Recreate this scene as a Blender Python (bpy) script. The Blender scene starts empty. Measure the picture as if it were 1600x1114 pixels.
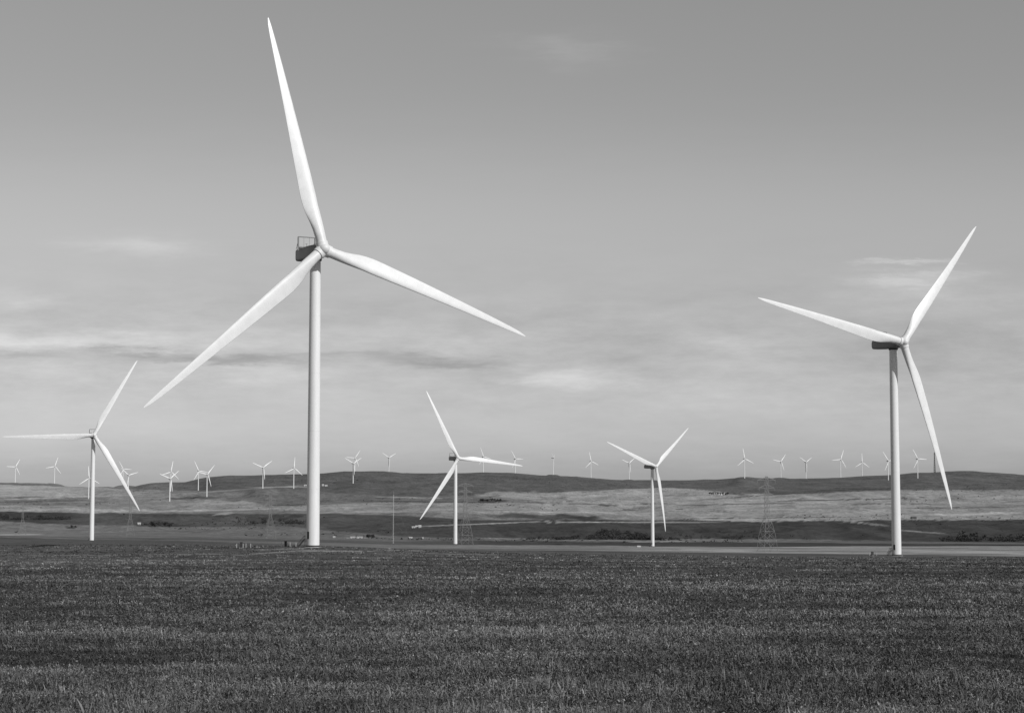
import bpy, math, random
import numpy as np
random.seed(7)
rng = np.random.default_rng(7)
scene = bpy.context.scene
COL = scene.collection

# ------------------------------------------------------------------ camera, sky, sun, exposure
F = 2800.0                      # focal length in pixels of a 1600 px wide frame
TILT = math.atan(223 / F)
CT, ST = math.cos(TILT), math.sin(TILT)
cam_data = bpy.data.cameras.new('camera')
cam_data.sensor_width = 36.0
cam_data.lens = F / 1600 * 36
cam_data.clip_start = 0.5
cam_data.clip_end = 60000
cam = bpy.data.objects.new('camera', cam_data)
COL.objects.link(cam)
cam.location = (0, 0, 0)
cam.rotation_euler = (math.pi / 2 + TILT, 0, 0)
scene.camera = cam

SUN_EL = math.radians(33)
SUN_AZ = math.radians(47)       # to the right of straight behind the camera
sd = (math.sin(SUN_AZ) * math.cos(SUN_EL), -math.cos(SUN_AZ) * math.cos(SUN_EL), math.sin(SUN_EL))
sun_data = bpy.data.lights.new('sun', 'SUN')
sun_data.energy = 3.5
sun_data.angle = math.radians(0.5)
sun_data.color = (1, 1, 1)      # the photograph is black and white
sun = bpy.data.objects.new('sun', sun_data)
COL.objects.link(sun)
from mathutils import Vector, Matrix, Quaternion
sun.rotation_euler = Vector(sd).to_track_quat('Z', 'Y').to_euler()

scene.view_settings.view_transform = 'Standard'
scene.view_settings.look = 'None'
scene.view_settings.exposure = 0.0
scene.view_settings.gamma = 1.0
scene.view_settings.use_curve_mapping = False
SKY_STRENGTH = 0.085


def el_of(y):                   # tangent of elevation for a photo row
    return math.tan(TILT + math.atan(-(y - 557) / F))


# cloud streaks: bearing (photo column), elevation (photo row), half sizes, brightness change
CLOUDS = [
    (800, 330, 4000, 150, .13), (800, 10, 4000, 170, .05), (800, 770, 4000, 70, -.24),
    (70, 533, 210, 15, .20), (-20, 575, 150, 12, .04), (225, 551, 80, 6, -.20), (330, 561, 120, 6, -.22), (30, 557, 60, 5, -.10),
    (690, 564, 120, 8, -.17), (510, 556, 130, 5, -.09), (360, 585, 210, 15, .06), (640, 540, 160, 10, .05),
    (215, 385, 85, 18, .14), (880, 592, 80, 17, .15), (905, 78, 70, 24, .10), (1435, 436, 90, 9, .20),
    (1425, 411, 55, 3.5, .20), (1450, 455, 110, 30, .10), (20, 478, 70, 16, .08), (1130, 536, 80, 16, .07),
    (1190, 620, 260, 30, .05), (560, 600, 60, 14, -.03), (820, 605, 40, 10, -.06), (420, 520, 200, 16, .04), (1000, 560, 120, 8, -.03),
]
world = bpy.data.worlds.new('World')
scene.world = world
world.use_nodes = True
nt = world.node_tree
for n in list(nt.nodes):
    nt.nodes.remove(n)


class G:
    """tiny node-graph helper"""
    def __init__(s, tree):
        s.t = tree

    def n(s, kind, **kw):
        nd = s.t.nodes.new(kind)
        for k, v in kw.items():
            setattr(nd, k, v)
        return nd

    def link(s, a, b):
        s.t.links.new(a, b)

    def val(s, sock, x):
        if isinstance(x, bpy.types.NodeSocket):
            s.link(x, sock)
        else:
            sock.default_value = x

    def m(s, op, a, b=0.0, c=0.0):
        nd = s.n('ShaderNodeMath', operation=op)
        for i, x in enumerate((a, b, c)):
            s.val(nd.inputs[i], x)
        return nd.outputs[0]

    def noise(s, vec, scale, detail=4, rough=.55, sc=None):
        if sc:
            mp = s.n('ShaderNodeMapping')
            s.link(vec, mp.inputs[0])
            mp.inputs['Scale'].default_value = sc
            vec = mp.outputs[0]
        nd = s.n('ShaderNodeTexNoise')
        s.link(vec, nd.inputs['Vector'])
        nd.inputs['Scale'].default_value = scale
        nd.inputs['Detail'].default_value = detail
        nd.inputs['Roughness'].default_value = rough
        return nd.outputs['Fac']

    def grey(s, x):
        cb = s.n('ShaderNodeCombineColor')
        for i in range(3):
            s.val(cb.inputs[i], x)
        return cb.outputs[0]


g = G(nt)
sky = g.n('ShaderNodeTexSky', sky_type='NISHITA', sun_disc=False)
sky.sun_elevation = SUN_EL
sky.sun_rotation = math.atan2(sd[0], sd[1])
sky.altitude = 1100
sky.air_density = 1.0
sky.dust_density = 0.6
sky.ozone_density = 1.0
sep = g.n('ShaderNodeSeparateColor')
g.link(sky.outputs[0], sep.inputs[0])
# black-and-white film mix of the sky's colours
lum = g.m('ADD', g.m('MULTIPLY', sep.outputs[0], .35), g.m('ADD', g.m('MULTIPLY', sep.outputs[1], .45), g.m('MULTIPLY', sep.outputs[2], .20)))
tc = g.n('ShaderNodeTexCoord')
sx = g.n('ShaderNodeSeparateXYZ')
g.link(tc.outputs['Generated'], sx.inputs[0])
ysafe = g.m('MAXIMUM', sx.outputs[1], 0.02)
U = g.m('DIVIDE', sx.outputs[0], ysafe)
V = g.m('DIVIDE', sx.outputs[2], ysafe)
cv = g.n('ShaderNodeCombineXYZ')
g.link(U, cv.inputs[0]); g.link(V, cv.inputs[1])
w1 = g.noise(cv.outputs[0], 1.0, 9, .68, (11, 60, 1))
w2 = g.noise(cv.outputs[0], 1.0, 9, .68, (16, 90, 3))
fib = g.noise(cv.outputs[0], 1.0, 9, .7, (32, 120, 7))
mott = g.noise(cv.outputs[0], 1.0, 7, .62, (11, 42, 5))
U2 = g.m('ADD', U, g.m('MULTIPLY', g.m('SUBTRACT', w1, .5), .14))
V2 = g.m('ADD', V, g.m('MULTIPLY', g.m('SUBTRACT', w2, .5), .022))
acc = g.m('MULTIPLY', g.m('SUBTRACT', mott, .5), 0.0)
# mottling only in the cloudy belt low in the sky
belt = g.m('EXPONENT', g.m('MULTIPLY', g.m('POWER', g.m('DIVIDE', g.m('SUBTRACT', V, el_of(550)), .038), 2.0), -1.0))
acc = g.m('MULTIPLY', g.m('ADD', g.m('MULTIPLY', g.m('SUBTRACT', mott, .5), .50), g.m('MULTIPLY', g.m('SUBTRACT', fib, .5), .22)), belt)
for (cx, cy, rx, ry, amp) in CLOUDS:
    a = g.m('DIVIDE', g.m('SUBTRACT', U2, (cx - 800) / F), rx / F)
    b = g.m('DIVIDE', g.m('SUBTRACT', V2, el_of(cy)), ry / F)
    r2 = g.m('ADD', g.m('MULTIPLY', a, a), g.m('MULTIPLY', b, b))
    wisp = g.m('EXPONENT', g.m('MULTIPLY', r2, -1.0))
    if rx < 1000:      # fibres inside each cloud
        wisp = g.m('MULTIPLY', wisp, g.m('ADD', .25, g.m('MULTIPLY', fib, 1.5)))
    acc = g.m('ADD', acc, g.m('MULTIPLY', wisp, amp))
fac = g.m('ADD', 1.0, g.m('MULTIPLY', acc, 1.45))
lum = g.m('MULTIPLY', g.m('MULTIPLY', g.m('POWER', g.m('MULTIPLY', lum, SKY_STRENGTH), .72), .762 / SKY_STRENGTH), fac)
bg = g.n('ShaderNodeBackground')
g.link(g.grey(lum), bg.inputs[0])
bg.inputs[1].default_value = SKY_STRENGTH
wo = g.n('ShaderNodeOutputWorld')
g.link(bg.outputs[0], wo.inputs[0])

# ------------------------------------------------------------------ materials
def material(name):
    m = bpy.data.materials.new(name)
    m.use_nodes = True
    g = G(m.node_tree)
    return m, g, m.node_tree.nodes['Principled BSDF']


def simple(name, v, rough=.6, var=.12, scale=.6, metallic=0.0, streak=None):
    m, g, b = material(name)
    t = g.n('ShaderNodeTexCoord')
    n = g.noise(t.outputs['Object'], scale, 6, .6, streak)
    x = g.m('MULTIPLY', v, g.m('ADD', 1 - var, g.m('MULTIPLY', n, 2 * var)))
    g.link(g.grey(x), b.inputs['Base Color'])
    b.inputs['Roughness'].default_value = rough
    b.inputs['Metallic'].default_value = metallic
    return m


M_TOWER = simple('tower_paint', .72, .45, .13, .9, streak=(1, 1, .12))
M_BLADE = simple('blade_gelcoat', .68, .4, .16, .35)
M_NAC = simple('nacelle_shell', .2, .5, .06, .4)
M_HUB = simple('hub_shell', .66, .5, .05, .4)
M_DARK = simple('dark_paint', .035, .6, .2, 2)
M_STEEL = simple('galvanised_steel', .42, .55, .15, 2, metallic=.2)
M_STEELD = simple('weathered_steel', .16, .6, .2, 2)
M_STEELP = simple('pylon_steel', .22, .6, .2, 2)
M_CONC = simple('concrete', .4, .85, .15, 2)
M_WHITE = simple('white_paint', .5, .5, .06, 1)
M_ROOF = simple('sheet_roof', .42, .5, .1, 1)
M_ROOFD = simple('dark_roof', .05, .7, .15, 1)
M_WALLD = simple('weathered_boards', .09, .8, .2, 1)
M_TRUNK = simple('bark', .06, .9, .2, 3)
M_LEAF = simple('foliage', .05, .8, .45, .8)
M_SCRUB = simple('scrub', .028, .85, .5, .15)


# ------------------------------------------------------------------ terrain
def S_of(y):
    return np.tan(TILT + np.arctan(-(np.asarray(y, float) - 557) / F))


def px_of(X, Y, Z):
    d = Y * CT + Z * ST
    return 800 + F * X / d, 557 - F * (-Y * ST + Z * CT) / d


DS = [60, 100, 200, 350, 571, 800, 1200, 1660, 2100, 2700, 3400, 4200, 5270, 5900, 6300]
NEAR = [1153, 1026, 926, 886]
COLS = {
    0:    [855, 848, 843, 838, 833, 824, 808, 796, 781, 766, 758],
    145:  [853, 846.5, 843.5, 840, 836, 828, 812, 797, 779, 768, 763],
    300:  [855, 848.5, 845.5, 843, 839, 831, 815, 797, 776, 764, 756],
    491:  [856, 853, 849, 846, 843, 835, 818, 797, 780, 761, 748],
    600:  [859, 856, 852, 850, 846, 836, 818, 797, 775, 757, 745],
    750:  [864, 860, 856, 854, 851, 838, 819, 797, 774, 757, 745],
    900:  [868, 863, 858, 856, 853, 839, 820, 798, 775, 760, 751],
    1020: [870, 865, 860, 857, 855, 840, 820, 798, 775, 762, 755],
    1200: [873, 866, 861, 857, 851, 839, 819, 797, 773, 759, 750],
    1404: [874, 865, 861, 856, 850, 838, 817, 797, 770, 757, 748],
    1600: [875, 867, 861, 856, 850, 838, 817, 797, 770, 758, 748],
}
SKYX = [0, 30, 80, 107, 140, 200, 220, 260, 290, 305, 325, 350, 400, 450, 500, 530, 560, 600, 630, 700, 760, 800,
        840, 900, 920, 960, 1020, 1060, 1100, 1150, 1200, 1260, 1310, 1370, 1400, 1440, 1480, 1520, 1560, 1600]
SKYY = [752.5, 753, 755, 758.5, 759.5, 757, 753.5, 752, 750.5, 746.5, 743.5, 742, 741, 740, 739.5, 736, 735, 735, 738.3, 738,
        737, 737, 741, 743, 746, 748, 749.5, 749.5, 747.5, 745.5, 745, 747.5, 745, 742, 740.5, 737, 735, 735, 737, 741]
CREST = 6650.0
gx = np.arange(-900, 2501, 10.0)
gl = np.linspace(math.log(55), math.log(17000), 420)
cx = np.array(sorted(COLS))
rows = []
for c in cx:
    ds = DS + [CREST]
    ys = NEAR + COLS[c] + [np.interp(c, SKYX, SKYY)]
    rows.append(np.interp(gl, np.log(ds), ys))
rows = np.array(rows)
tab = np.array([np.interp(gx, cx, rows[:, j]) for j in range(len(gl))]).T      # photo row of ground


def gblur(a, k, axis):
    w = np.exp(-.5 * (np.arange(-3 * k, 3 * k + 1) / k) ** 2); w /= w.sum()
    pad = [(0, 0), (0, 0)]; pad[axis] = (3 * k, 3 * k)
    b = np.pad(a, pad, mode='edge')
    return np.apply_along_axis(lambda v: np.convolve(v, w, 'valid'), axis, b)


tab = gblur(gblur(tab, 5, 0), 4, 1)
tabS = S_of(tab)
skyS = S_of(np.interp(gx, SKYX, SKYY))
lc = math.log(CREST)
for i in range(len(gx)):
    k = np.searchsorted(gl, lc)
    w = np.clip((gl - math.log(6150)) / (lc - math.log(6150)), 0, 1)
    w = w * w * (3 - 2 * w)
    s = tabS[i] * (1 - w) + skyS[i] * w
    back = np.clip((gl - lc) / .25, 0, 1.2)
    zc = skyS[i] * CREST
    zb = zc - 55 * back ** 1.6
    tabS[i] = np.where(gl > lc, zb / np.exp(gl), np.minimum(s, skyS[i]))


def base_S(xp, Y):
    a = np.clip((xp - gx[0]) / 10.0, 0, len(gx) - 1.001)
    b = np.clip((np.log(np.maximum(Y, 60.0)) - gl[0]) / (gl[1] - gl[0]), 0, len(gl) - 1.001)
    i = a.astype(int); j = b.astype(int); u = a - i; v = b - j
    return (tabS[i, j] * (1 - u) * (1 - v) + tabS[i + 1, j] * u * (1 - v) + tabS[i, j + 1] * (1 - u) * v + tabS[i + 1, j + 1] * u * v)


def ray(x, y):
    a = (x - 800) / F; b = -(y - 557) / F
    Y = CT - b * ST; Z = ST + b * CT
    return np.array([a / Y, 1.0, Z / Y])


BIG_H, BIG_L, OVER_B = 92.7, 76.0, 6.5
SML_H, SML_L, OVER_S = 67.0, 39.0, 3.6
# hub column, hub row, distance, yaw, rotor phase (degrees), label
BIG = [
    (505, 390, 556, 28.0, -11.7, 'largest and nearest white wind turbine with stairs, cabinets and bollards at its foot'),
    (1411, 535, 779, 28.7, 42.4, 'second largest white wind turbine, at the right, one blade reaching left and one hanging down'),
    (147, 680, 1548, 17.8, 28.8, 'mid distance white wind turbine at the left edge, one blade pointing level to the left'),
    (716, 716, 1838, 27.3, -24.7, 'mid distance white wind turbine beside a pylon, one blade pointing nearly level to the right'),
    (1025, 729, 2090, 38.3, 51.7, 'mid distance white wind turbine in a Y pose, in front of pale fields and scrub'),
]
SMALL = [
    (24.6, 729.2, 7450, 37, 32, 'tiny far white wind turbine on the ridge, leftmost of them all'),
    (86, 728.5, 7350, 34, 20, 'tiny far white wind turbine on the ridge, second from the left edge'),
    (139.5, 746.5, 5772, 34, 118, 'small far white wind turbine half hidden behind the left mid distance turbine tower'),
    (193, 733, 7500, 41, 91, "far white wind turbine above the ridge, just left of the left turbine's drooping blade"),
    (201.5, 742.5, 6400, 36, 73, "small far white wind turbine on the slope behind the left turbine's drooping blade"),
    (267.5, 737, 6194, 33, 13, 'far white wind turbine with upright blade, right behind the lowest one on left slope'),
    (266.6, 747.6, 5299, 42, 52, 'small far white wind turbine standing lowest on the left slope, tower against the fields'),
    (311, 736, 6253, 42, 96, 'far white wind turbine, left and farther one of the close pair at the ridge step'),
    (324.6, 741, 5360, 42, 43, 'far white wind turbine, right and nearer one of the close pair at the ridge step'),
    (411.5, 730.5, 5772, 28, 54, 'small far white wind turbine in Y pose above the pylon left of the nearest tower'),
    (460, 731.5, 5956, 37, 7, 'small far white wind turbine just left of nearest tower, one blade straight up'),
    (555, 715.5, 7300, 22, 36, 'tiny far white wind turbine rising behind another one, right of the nearest tower'),
    (552.8, 724, 6052, 38, 59, 'small far white wind turbine against the ridge right of nearest tower, overlapping a farther one'),
    (608.4, 715, 7383, 38, 62, 'tiny far white wind turbine alone on the ridge above the thin guyed mast'),
    (756, 714, 6961, 42, 101, "tiny far white wind turbine behind the middle of the central turbine's level blade"),
    (806, 717, 7000, 40, 90, "tiny far white wind turbine behind the tip of the central turbine's level blade"),
    (865.5, 715.5, 7413, 80, 60, 'tiny far white wind turbine seen side on so that its blades hardly show'),
    (924, 721, 7100, 34, 111, 'tiny far white wind turbine on the ridge next right of the side on one'),
    (983.5, 723.5, 7400, 30, 53, 'tiny far white wind turbine behind the left arm of the Y shaped mid distance turbine'),
    (1164, 717, 6250, 25, 113, 'tiny far white wind turbine on the ridge just left of the big dark lattice pylon'),
    (1220.5, 721, 7235, 25, 41, 'tiny far white wind turbine on the ridge just right of the big dark lattice pylon'),
    (1260, 722, 7100, 37, 61, 'far white wind turbine in Y pose on the ridge, second right of the tallest pylon'),
    (1314, 717.5, 6600, 26, 25, 'far white wind turbine with one level blade leftward, third right of the tallest pylon'),
    (1347.5, 722.5, 7382, 22, 2, 'tiny far white wind turbine with one blade straight up, fourth right of the tallest pylon'),
    (1388.5, 720, 6253, 25, 88, 'small far white wind turbine partly hidden behind the tower at the right'),
    (1434.5, 717, 6253, 24, 92, 'small far white wind turbine just right of the tower at the right, whole tower showing'),
]


def turbine_spot(hx, hy, D, yaw, H, over):
    hub = ray(hx, hy) * D
    p = math.radians(yaw)
    return np.array([hub[0] - over * math.sin(p), hub[1] + over * math.cos(p), hub[2] - H])


PYL = [(1199, 862, 1050), (727, 850, 1290), (422, 842, 1680), (203, 837, 2070), (35, 835, 2420)]
MAST = [(614.5, 849, 1330)]
targets = []     # x px, log D, wanted S, sx, sl
for t in BIG:
    b = turbine_spot(*t[:4], BIG_H, OVER_B)
    targets.append((px_of(*b)[0], math.log(b[1]), b[2] / b[1], 90, .12))
for t in SMALL:
    b = turbine_spot(*t[:4], SML_H, OVER_S)
    targets.append((px_of(*b)[0], math.log(b[1]), b[2] / b[1], 16, .03))
for x, y, D in PYL + MAST:
    targets.append((x, math.log(D), float(S_of(y)), 60, .10))
TA = np.array(targets)


def kern(xp, ld):
    return np.exp(-.5 * ((xp[..., None] - TA[:, 0]) / TA[:, 3]) ** 2 - .5 * ((ld[..., None] - TA[:, 1]) / TA[:, 4]) ** 2)


resid = TA[:, 2] - base_S(TA[:, 0], np.exp(TA[:, 1]))
W = np.linalg.solve(kern(TA[:, 0], TA[:, 1]) + 1e-3 * np.eye(len(TA)), resid)


def vnoise(x, y, seed):
    """smooth value noise"""
    xi = np.floor(x).astype(np.int64); yi = np.floor(y).astype(np.int64)
    fx = x - xi; fy = y - yi
    fx = fx * fx * (3 - 2 * fx); fy = fy * fy * (3 - 2 * fy)

    def h(a, b):
        n = (a * 374761393 + b * 668265263 + seed * 1274126177) & 0x7fffffff
        n = ((n ^ (n >> 13)) * 1103515245) & 0x7fffffff
        return ((n ^ (n >> 16)) & 0xffff) / 65535.0 - .5
    return (h(xi, yi) * (1 - fx) * (1 - fy) + h(xi + 1, yi) * fx * (1 - fy) + h(xi, yi + 1) * (1 - fx) * fy + h(xi + 1, yi + 1) * fx * fy)


def smooth(a, b, x):
    t = np.clip((x - a) / (b - a), 0, 1)
    return t * t * (3 - 2 * t)


def relief(X, Y):
    D = np.maximum(Y, 60)
    far = smooth(2000, 3200, D)
    mid = smooth(700, 1600, D)
    r = (vnoise(X / 420, Y / 700, 1) * 16 + np.abs(vnoise(X / 150, Y / 420, 2)) * -13 + vnoise(X / 70, Y / 160, 3) * 4) * far
    r += (vnoise(X / 60, Y / 90, 7) * 5 - np.abs(vnoise(X / 110, Y / 190, 8)) * 20 - np.abs(vnoise(X / 45 + Y / 160, Y / 260, 9)) * 10) * far
    r *= 1 - .7 * smooth(5600, 6500, D)
    r += mid * (1 - far) * (vnoise(X / 200, Y / 500, 4) * 1.6)
    r += (vnoise(X / 28, Y / 45, 5) * .35 + vnoise(X / 9, Y / 14, 6) * .12) * (1 - mid)
    return r


def height(X, Y):
    X = np.asarray(X, float); Y = np.asarray(Y, float)
    D = np.maximum(Y, 60.0)
    xp = 800 + F * X / (D * CT)
    s = base_S(xp, D)
    out = np.zeros_like(s)
    xf = xp.ravel(); lf = np.log(D).ravel(); of = out.ravel()
    near = np.zeros_like(lf)
    for i0 in range(0, len(xf), 40000):
        k = kern(xf[i0:i0 + 40000], lf[i0:i0 + 40000])
        of[i0:i0 + 40000] = k @ W
        near[i0:i0 + 40000] = k.max(axis=1)
    out = of.reshape(s.shape); near = near.reshape(s.shape)
    # the ridge line itself stays smooth
    tot = s + out
    lim = S_of(np.interp(xp, SKYX, SKYY) - .3)
    tot = np.where((D > 5500) & (xp > -60) & (xp < 1660), np.minimum(tot, lim), tot)
    return tot * D + relief(X, Y) * (1 - np.clip(near * 1.3, 0, 1))


def hz(x, y):
    return float(height(np.array([x]), np.array([y]))[0])


def ground_at(px, py, D0=None):
    """point of the ground seen at a photo pixel (nearest to distance D0 if given)"""
    Ds = np.exp(np.linspace(math.log(60), math.log(8000), 3000)) if D0 is None else D0 * np.linspace(.75, 1.3, 1500)
    r = ray(px, py)
    z = height(r[0] * Ds, Ds)
    k = np.where(z >= r[2] * Ds)[0] if D0 is None else [int(np.argmin(np.abs(z - r[2] * Ds)))]
    k = k[0] if len(k) else int(np.argmin(np.abs(z - r[2] * Ds)))
    D = Ds[k]
    return r[0] * D, D, float(z[k])


# land cover (albedo of each parcel of land), laid along the fields' real edges
BX = [0, 80, 150, 300, 450, 600, 750, 900, 1050, 1200, 1400, 1600]
EDGES = [   # lower edges of successive parcels
    [757, 759, 762, 767, 763, 776, 774, 767, 762, 773, 766, 765],      # ridge pasture
    [776, 776, 777, 778, 790, 784, 784, 787, 786, 788, 780, 782],      # upper fields
    [789, 790, 790, 795, 797, 800, 803, 804, 805, 806, 809, 806],      # middle fields
    [799, 800, 801, 803, 802, 804, 813, 812, 812, 815, 812, 812],      # lower fields
    [815, 818, 820, 823, 822, 836, 842, 843, 842, 842, 845, 847],      # coulee
    [836, 838, 839, 840, 842, 846, 845, 846, 847, 847, 849, 850],      # terrace
    [838, 840, 841, 843, 846, 850, 851, 852, 853, 854, 853, 853],      # ditch
    [839, 841, 842, 845, 850, 856, 859, 860, 862, 864, 866, 869],      # stubble strip
]
LIFT = [1.2, 1.35, 1.4, 1.35, .85, 1.3, .9, 1.35, 1.1]
ALB = [
    [.13, .14, .17, .085, .09, .085, .085, .085, .09, .085, .085, .085],
    [.26, .25, .21, .13, .10, .10, .11, .21, .22, .22, .20, .17],
    [.12, .12, .14, .17, .17, .17, .19, .19, .20, .22, .20, .16],
    [.20, .18, .20, .13, .13, .13, .13, .14, .21, .24, .20, .20],
    [.065, .065, .10, .09, .10, .08, .065, .06, .065, .06, .065, .06],
    [.13, .13, .12, .11, .11, .10, .09, .10, .11, .11, .09, .09],
    [.12, .12, .11, .10, .10, .10, .06, .055, .055, .055, .05, .05],
    [.12, .12, .10, .10, .11, .12, .14, .15, .18, .20, .19, .19],
    [.078, .078, .078, .078, .078, .078, .078, .078, .078, .078, .078, .078],
]
# streaks and patches: column, row, half width, half height, slope, albedo
PATCH = [
    (1300, 861.5, 130, .6, .003, .12), (1175, 855.8, 100, .5, .01, .12), (1500, 866, 90, .7, 0, .10), (1060, 861, 60, .5, .01, .10), (1450, 856, 70, .5, 0, .11), (1240, 864, 60, .6, .01, .13), (1560, 859, 50, .6, 0, .12),
    (60, 806, 60, 5, .03, .05), (110, 823, 8, 2, 0, .04), (30, 835, 40, 1.2, -.01, .25), (60, 783, 80, 1, -.02, .09),
    (110, 776.5, 120, 1, -.035, .26), (75, 796, 60, 1.5, -.03, .24), (180, 798, 60, 3, -.03, .2),
    (330, 797, 120, 1.6, -.02, .24), (340, 787, 60, 3, -.04, .2), (445, 789, 40, .8, -.03, .05), (350, 803, 18, 1.5, -.1, .2),
    (410, 810, 30, 5, -.15, .06), (455, 808, 22, 3, -.2, .045), (250, 820, 40, 2.5, 0, .05), (230, 812, 30, 6, 0, .08), (360, 766, 140, 1, -.07, .16),
    (440, 761, 60, 1, -.01, .2), (680, 784, 110, 1, .01, .045), (770, 782, 26, 1.5, 0, .05), (560, 790, 60, 3, -.02, .17), (560, 800, 80, 1.5, -.02, .2), (300, 778, 50, 2, -.03, .09),
    (640, 777, 60, 1, .02, .19), (790, 772, 50, 4, -.03, .19), (900, 773, 130, 5, -.02, .23), (880, 786, 60, .9, .03, .07), (950, 789, 17, 2, 0, .055), (982, 796, 10, 1, 0, .06),
    (1012, 787, 14, 1, 0, .07), (1062, 795, 7, 1, 0, .07), (870, 800, 120, 1.2, .01, .24), (900, 808, 40, 4, .05, .05), (850, 807, 90, 4, .02, .065),
    (760, 818, 120, .9, -.04, .22), (950, 815.5, 120, .9, -.005, .24), (1050, 816, 80, 1, 0, .18), (620, 828, 70, 3, -.03, .06), (560, 825, 50, 4, 0, .07), (560, 840, 22, .8, 0, .26),
    (880, 842.8, 160, .7, .02, .16), (1140, 777.5, 50, .8, -.07, .05), (1230, 771.5, 60, .8, -.06, .05), (1330, 765, 80, .8, -.03, .05), (1140, 771, 30, 2.5, 0, .10),
    (1120, 779, 40, 1, -.04, .16), (1170, 787, 90, .8, -.02, .11), (1090, 789, 40, .8, -.02, .10), (1180, 799, 120, .6, 0, .13), (1270, 794, 100, .7, 0, .14), (1300, 781, 90, .8, -.02, .06), (1380, 779.5, 60, .7, 0, .06),
    (1190, 809, 160, .7, -.01, .1), (1150, 806, 160, .6, 0, .14), (1430, 777, 25, .9, -.03, .05), (1400, 787, 90, .6, 0, .08), (1500, 793, 90, .6, -.01, .07), (1500, 803, 110, 1.8, -.02, .27),
    (1560, 776, 60, 3, 0, .22), (1350, 817, 60, 1.3, .12, .2), (1430, 830, 50, 1.1, .08, .17), (1350, 823, 40, 3.5, .1, .045), (1410, 825, 50, 4, .05, .055), (1455, 818, 25, 2, -.14, .045), (1530, 841, 80, 3, 0, .04),
    (1100, 826, 14, 1, .5, .04), (1030, 846, 50, .7, -.02, .22), (940, 838, 30, 3, 0, .05), (1020, 859, 60, 1.4, .02, .2), (1120, 859.5, 60, 1.6, .02, .24), (1200, 857, 90, .7, .01, .13), (1130, 862, 80, .5, .01, .14),
    (1500, 862, 120, 1.6, .02, .24), (1490, 858, 90, .6, .0, .14),
    (520, 860.5, 70, 1.0, .01, .2), (440, 857.6, 40, 1.2, -.03, .18), (640, 860, 60, .8, .02, .17), (200, 866.5, 200, .5, -.01, .16), (420, 863.5, 60, .8, -.07, .19), (700, 865, 90, .6, .02, .15),
    (780, 877.5, 40, .6, .02, .16), (440, 913, 55, 1.6, .01, .145), (300, 893, 60, .8, .02, .12), (600, 858, 500, .5, .0, .10), (380, 899, 250, .8, .02, .05), (60, 929, 60, 3, .01, .05), (240, 932, 120, 3, .02, .055),
    (560, 942, 140, 3, .0, .052), (600, 955, 90, 3, 0, .05), (800, 920, 200, 1.5, .03, .05), (320, 915, 80, 1.2, .02, .13), (900, 890, 250, .6, .0, .055), (1100, 905, 250, 1, .01, .055), (1400, 900, 200, 1.2, 0, .055),
]


def cover(X, Y, Z):
    xp, yp = px_of(X, np.maximum(Y, 20), Z)
    yp0 = yp
    # parcel edges wander a little on the ground
    yp = yp + (vnoise(X / 60, Y / 300, 21) * 1.6 + vnoise(X / 14, Y / 60, 22) * .8) * smooth(900, 2500, Y)
    out = np.interp(xp, BX, ALB[0]) * LIFT[0]
    for k, e in enumerate(EDGES):
        ye = np.interp(xp, BX, e)
        a = np.interp(xp, BX, ALB[k + 1]) * LIFT[k + 1]
        w = smooth(-.5, .5, yp - ye)
        out = out * (1 - w) + a * w
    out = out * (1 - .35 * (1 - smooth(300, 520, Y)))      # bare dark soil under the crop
    for (cx_, cy_, rx, ry, sl, al) in PATCH:
        dx = xp - cx_
        m = np.abs(dx) < rx * 1.4
        if not m.any():
            continue
        wob = vnoise(X[m] / (rx * .04 * np.maximum(Y[m], 60) / 571 + 4), Y[m] / 400, int(cx_)) * ry * 1.2
        rr = (dx[m] / rx) ** 4 + ((((yp0 if ry < 1.5 else yp)[m]) - cy_ - sl * dx[m] + wob * (ry >= 1.5)) / ry) ** 2
        w = np.clip(1.25 - rr, 0, 1) * .85
        o = out[m]
        out[m] = o * (1 - w) + (al * 1.5 if al > .12 else al * .85) * w
    return out


M_LAND, g, b = material('land')
at = g.n('ShaderNodeAttribute', attribute_name='cover')
t = g.n('ShaderNodeTexCoord')
ob = t.outputs['Object']
n1 = g.noise(ob, 1.0, 9, .68, (.012, .006, .02))
n2 = g.noise(ob, 1.0, 8, .7, (.06, .09, .1))
n3 = g.noise(ob, 1.0, 6, .65, (.5, .9, .5))
n4 = g.noise(ob, 1.0, 7, .7, (.0045, .010, .02))
n5 = g.noise(ob, 1.0, 4, .6, (.010, .032, .05))
n6 = g.noise(ob, 1.0, 5, .62, (.05, .02, .1))
n7 = g.noise(ob, 1.0, 5, .7, (.14, .04, .1))
f = 1.0
for nn_, am in ((n1, .8), (n2, .8), (n3, .6), (n4, 1.0), (n5, .9), (n6, .9), (n7, 1.3)):
    f = g.m('ADD', f, g.m('MULTIPLY', g.m('SUBTRACT', nn_, .5), am))
f = g.m('MAXIMUM', f, .25)
g.link(g.grey(g.m('MULTIPLY', at.outputs['Fac'], f)), b.inputs['Base Color'])
b.inputs['Roughness'].default_value = .95
b.inputs['Specular IOR Level'].default_value = .1
bmp = g.n('ShaderNodeBump')
bmp.inputs['Strength'].default_value = .6
bmp.inputs['Distance'].default_value = .5
g.link(n3, bmp.inputs['Height'])
g.link(bmp.outputs[0], b.inputs['Normal'])


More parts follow.
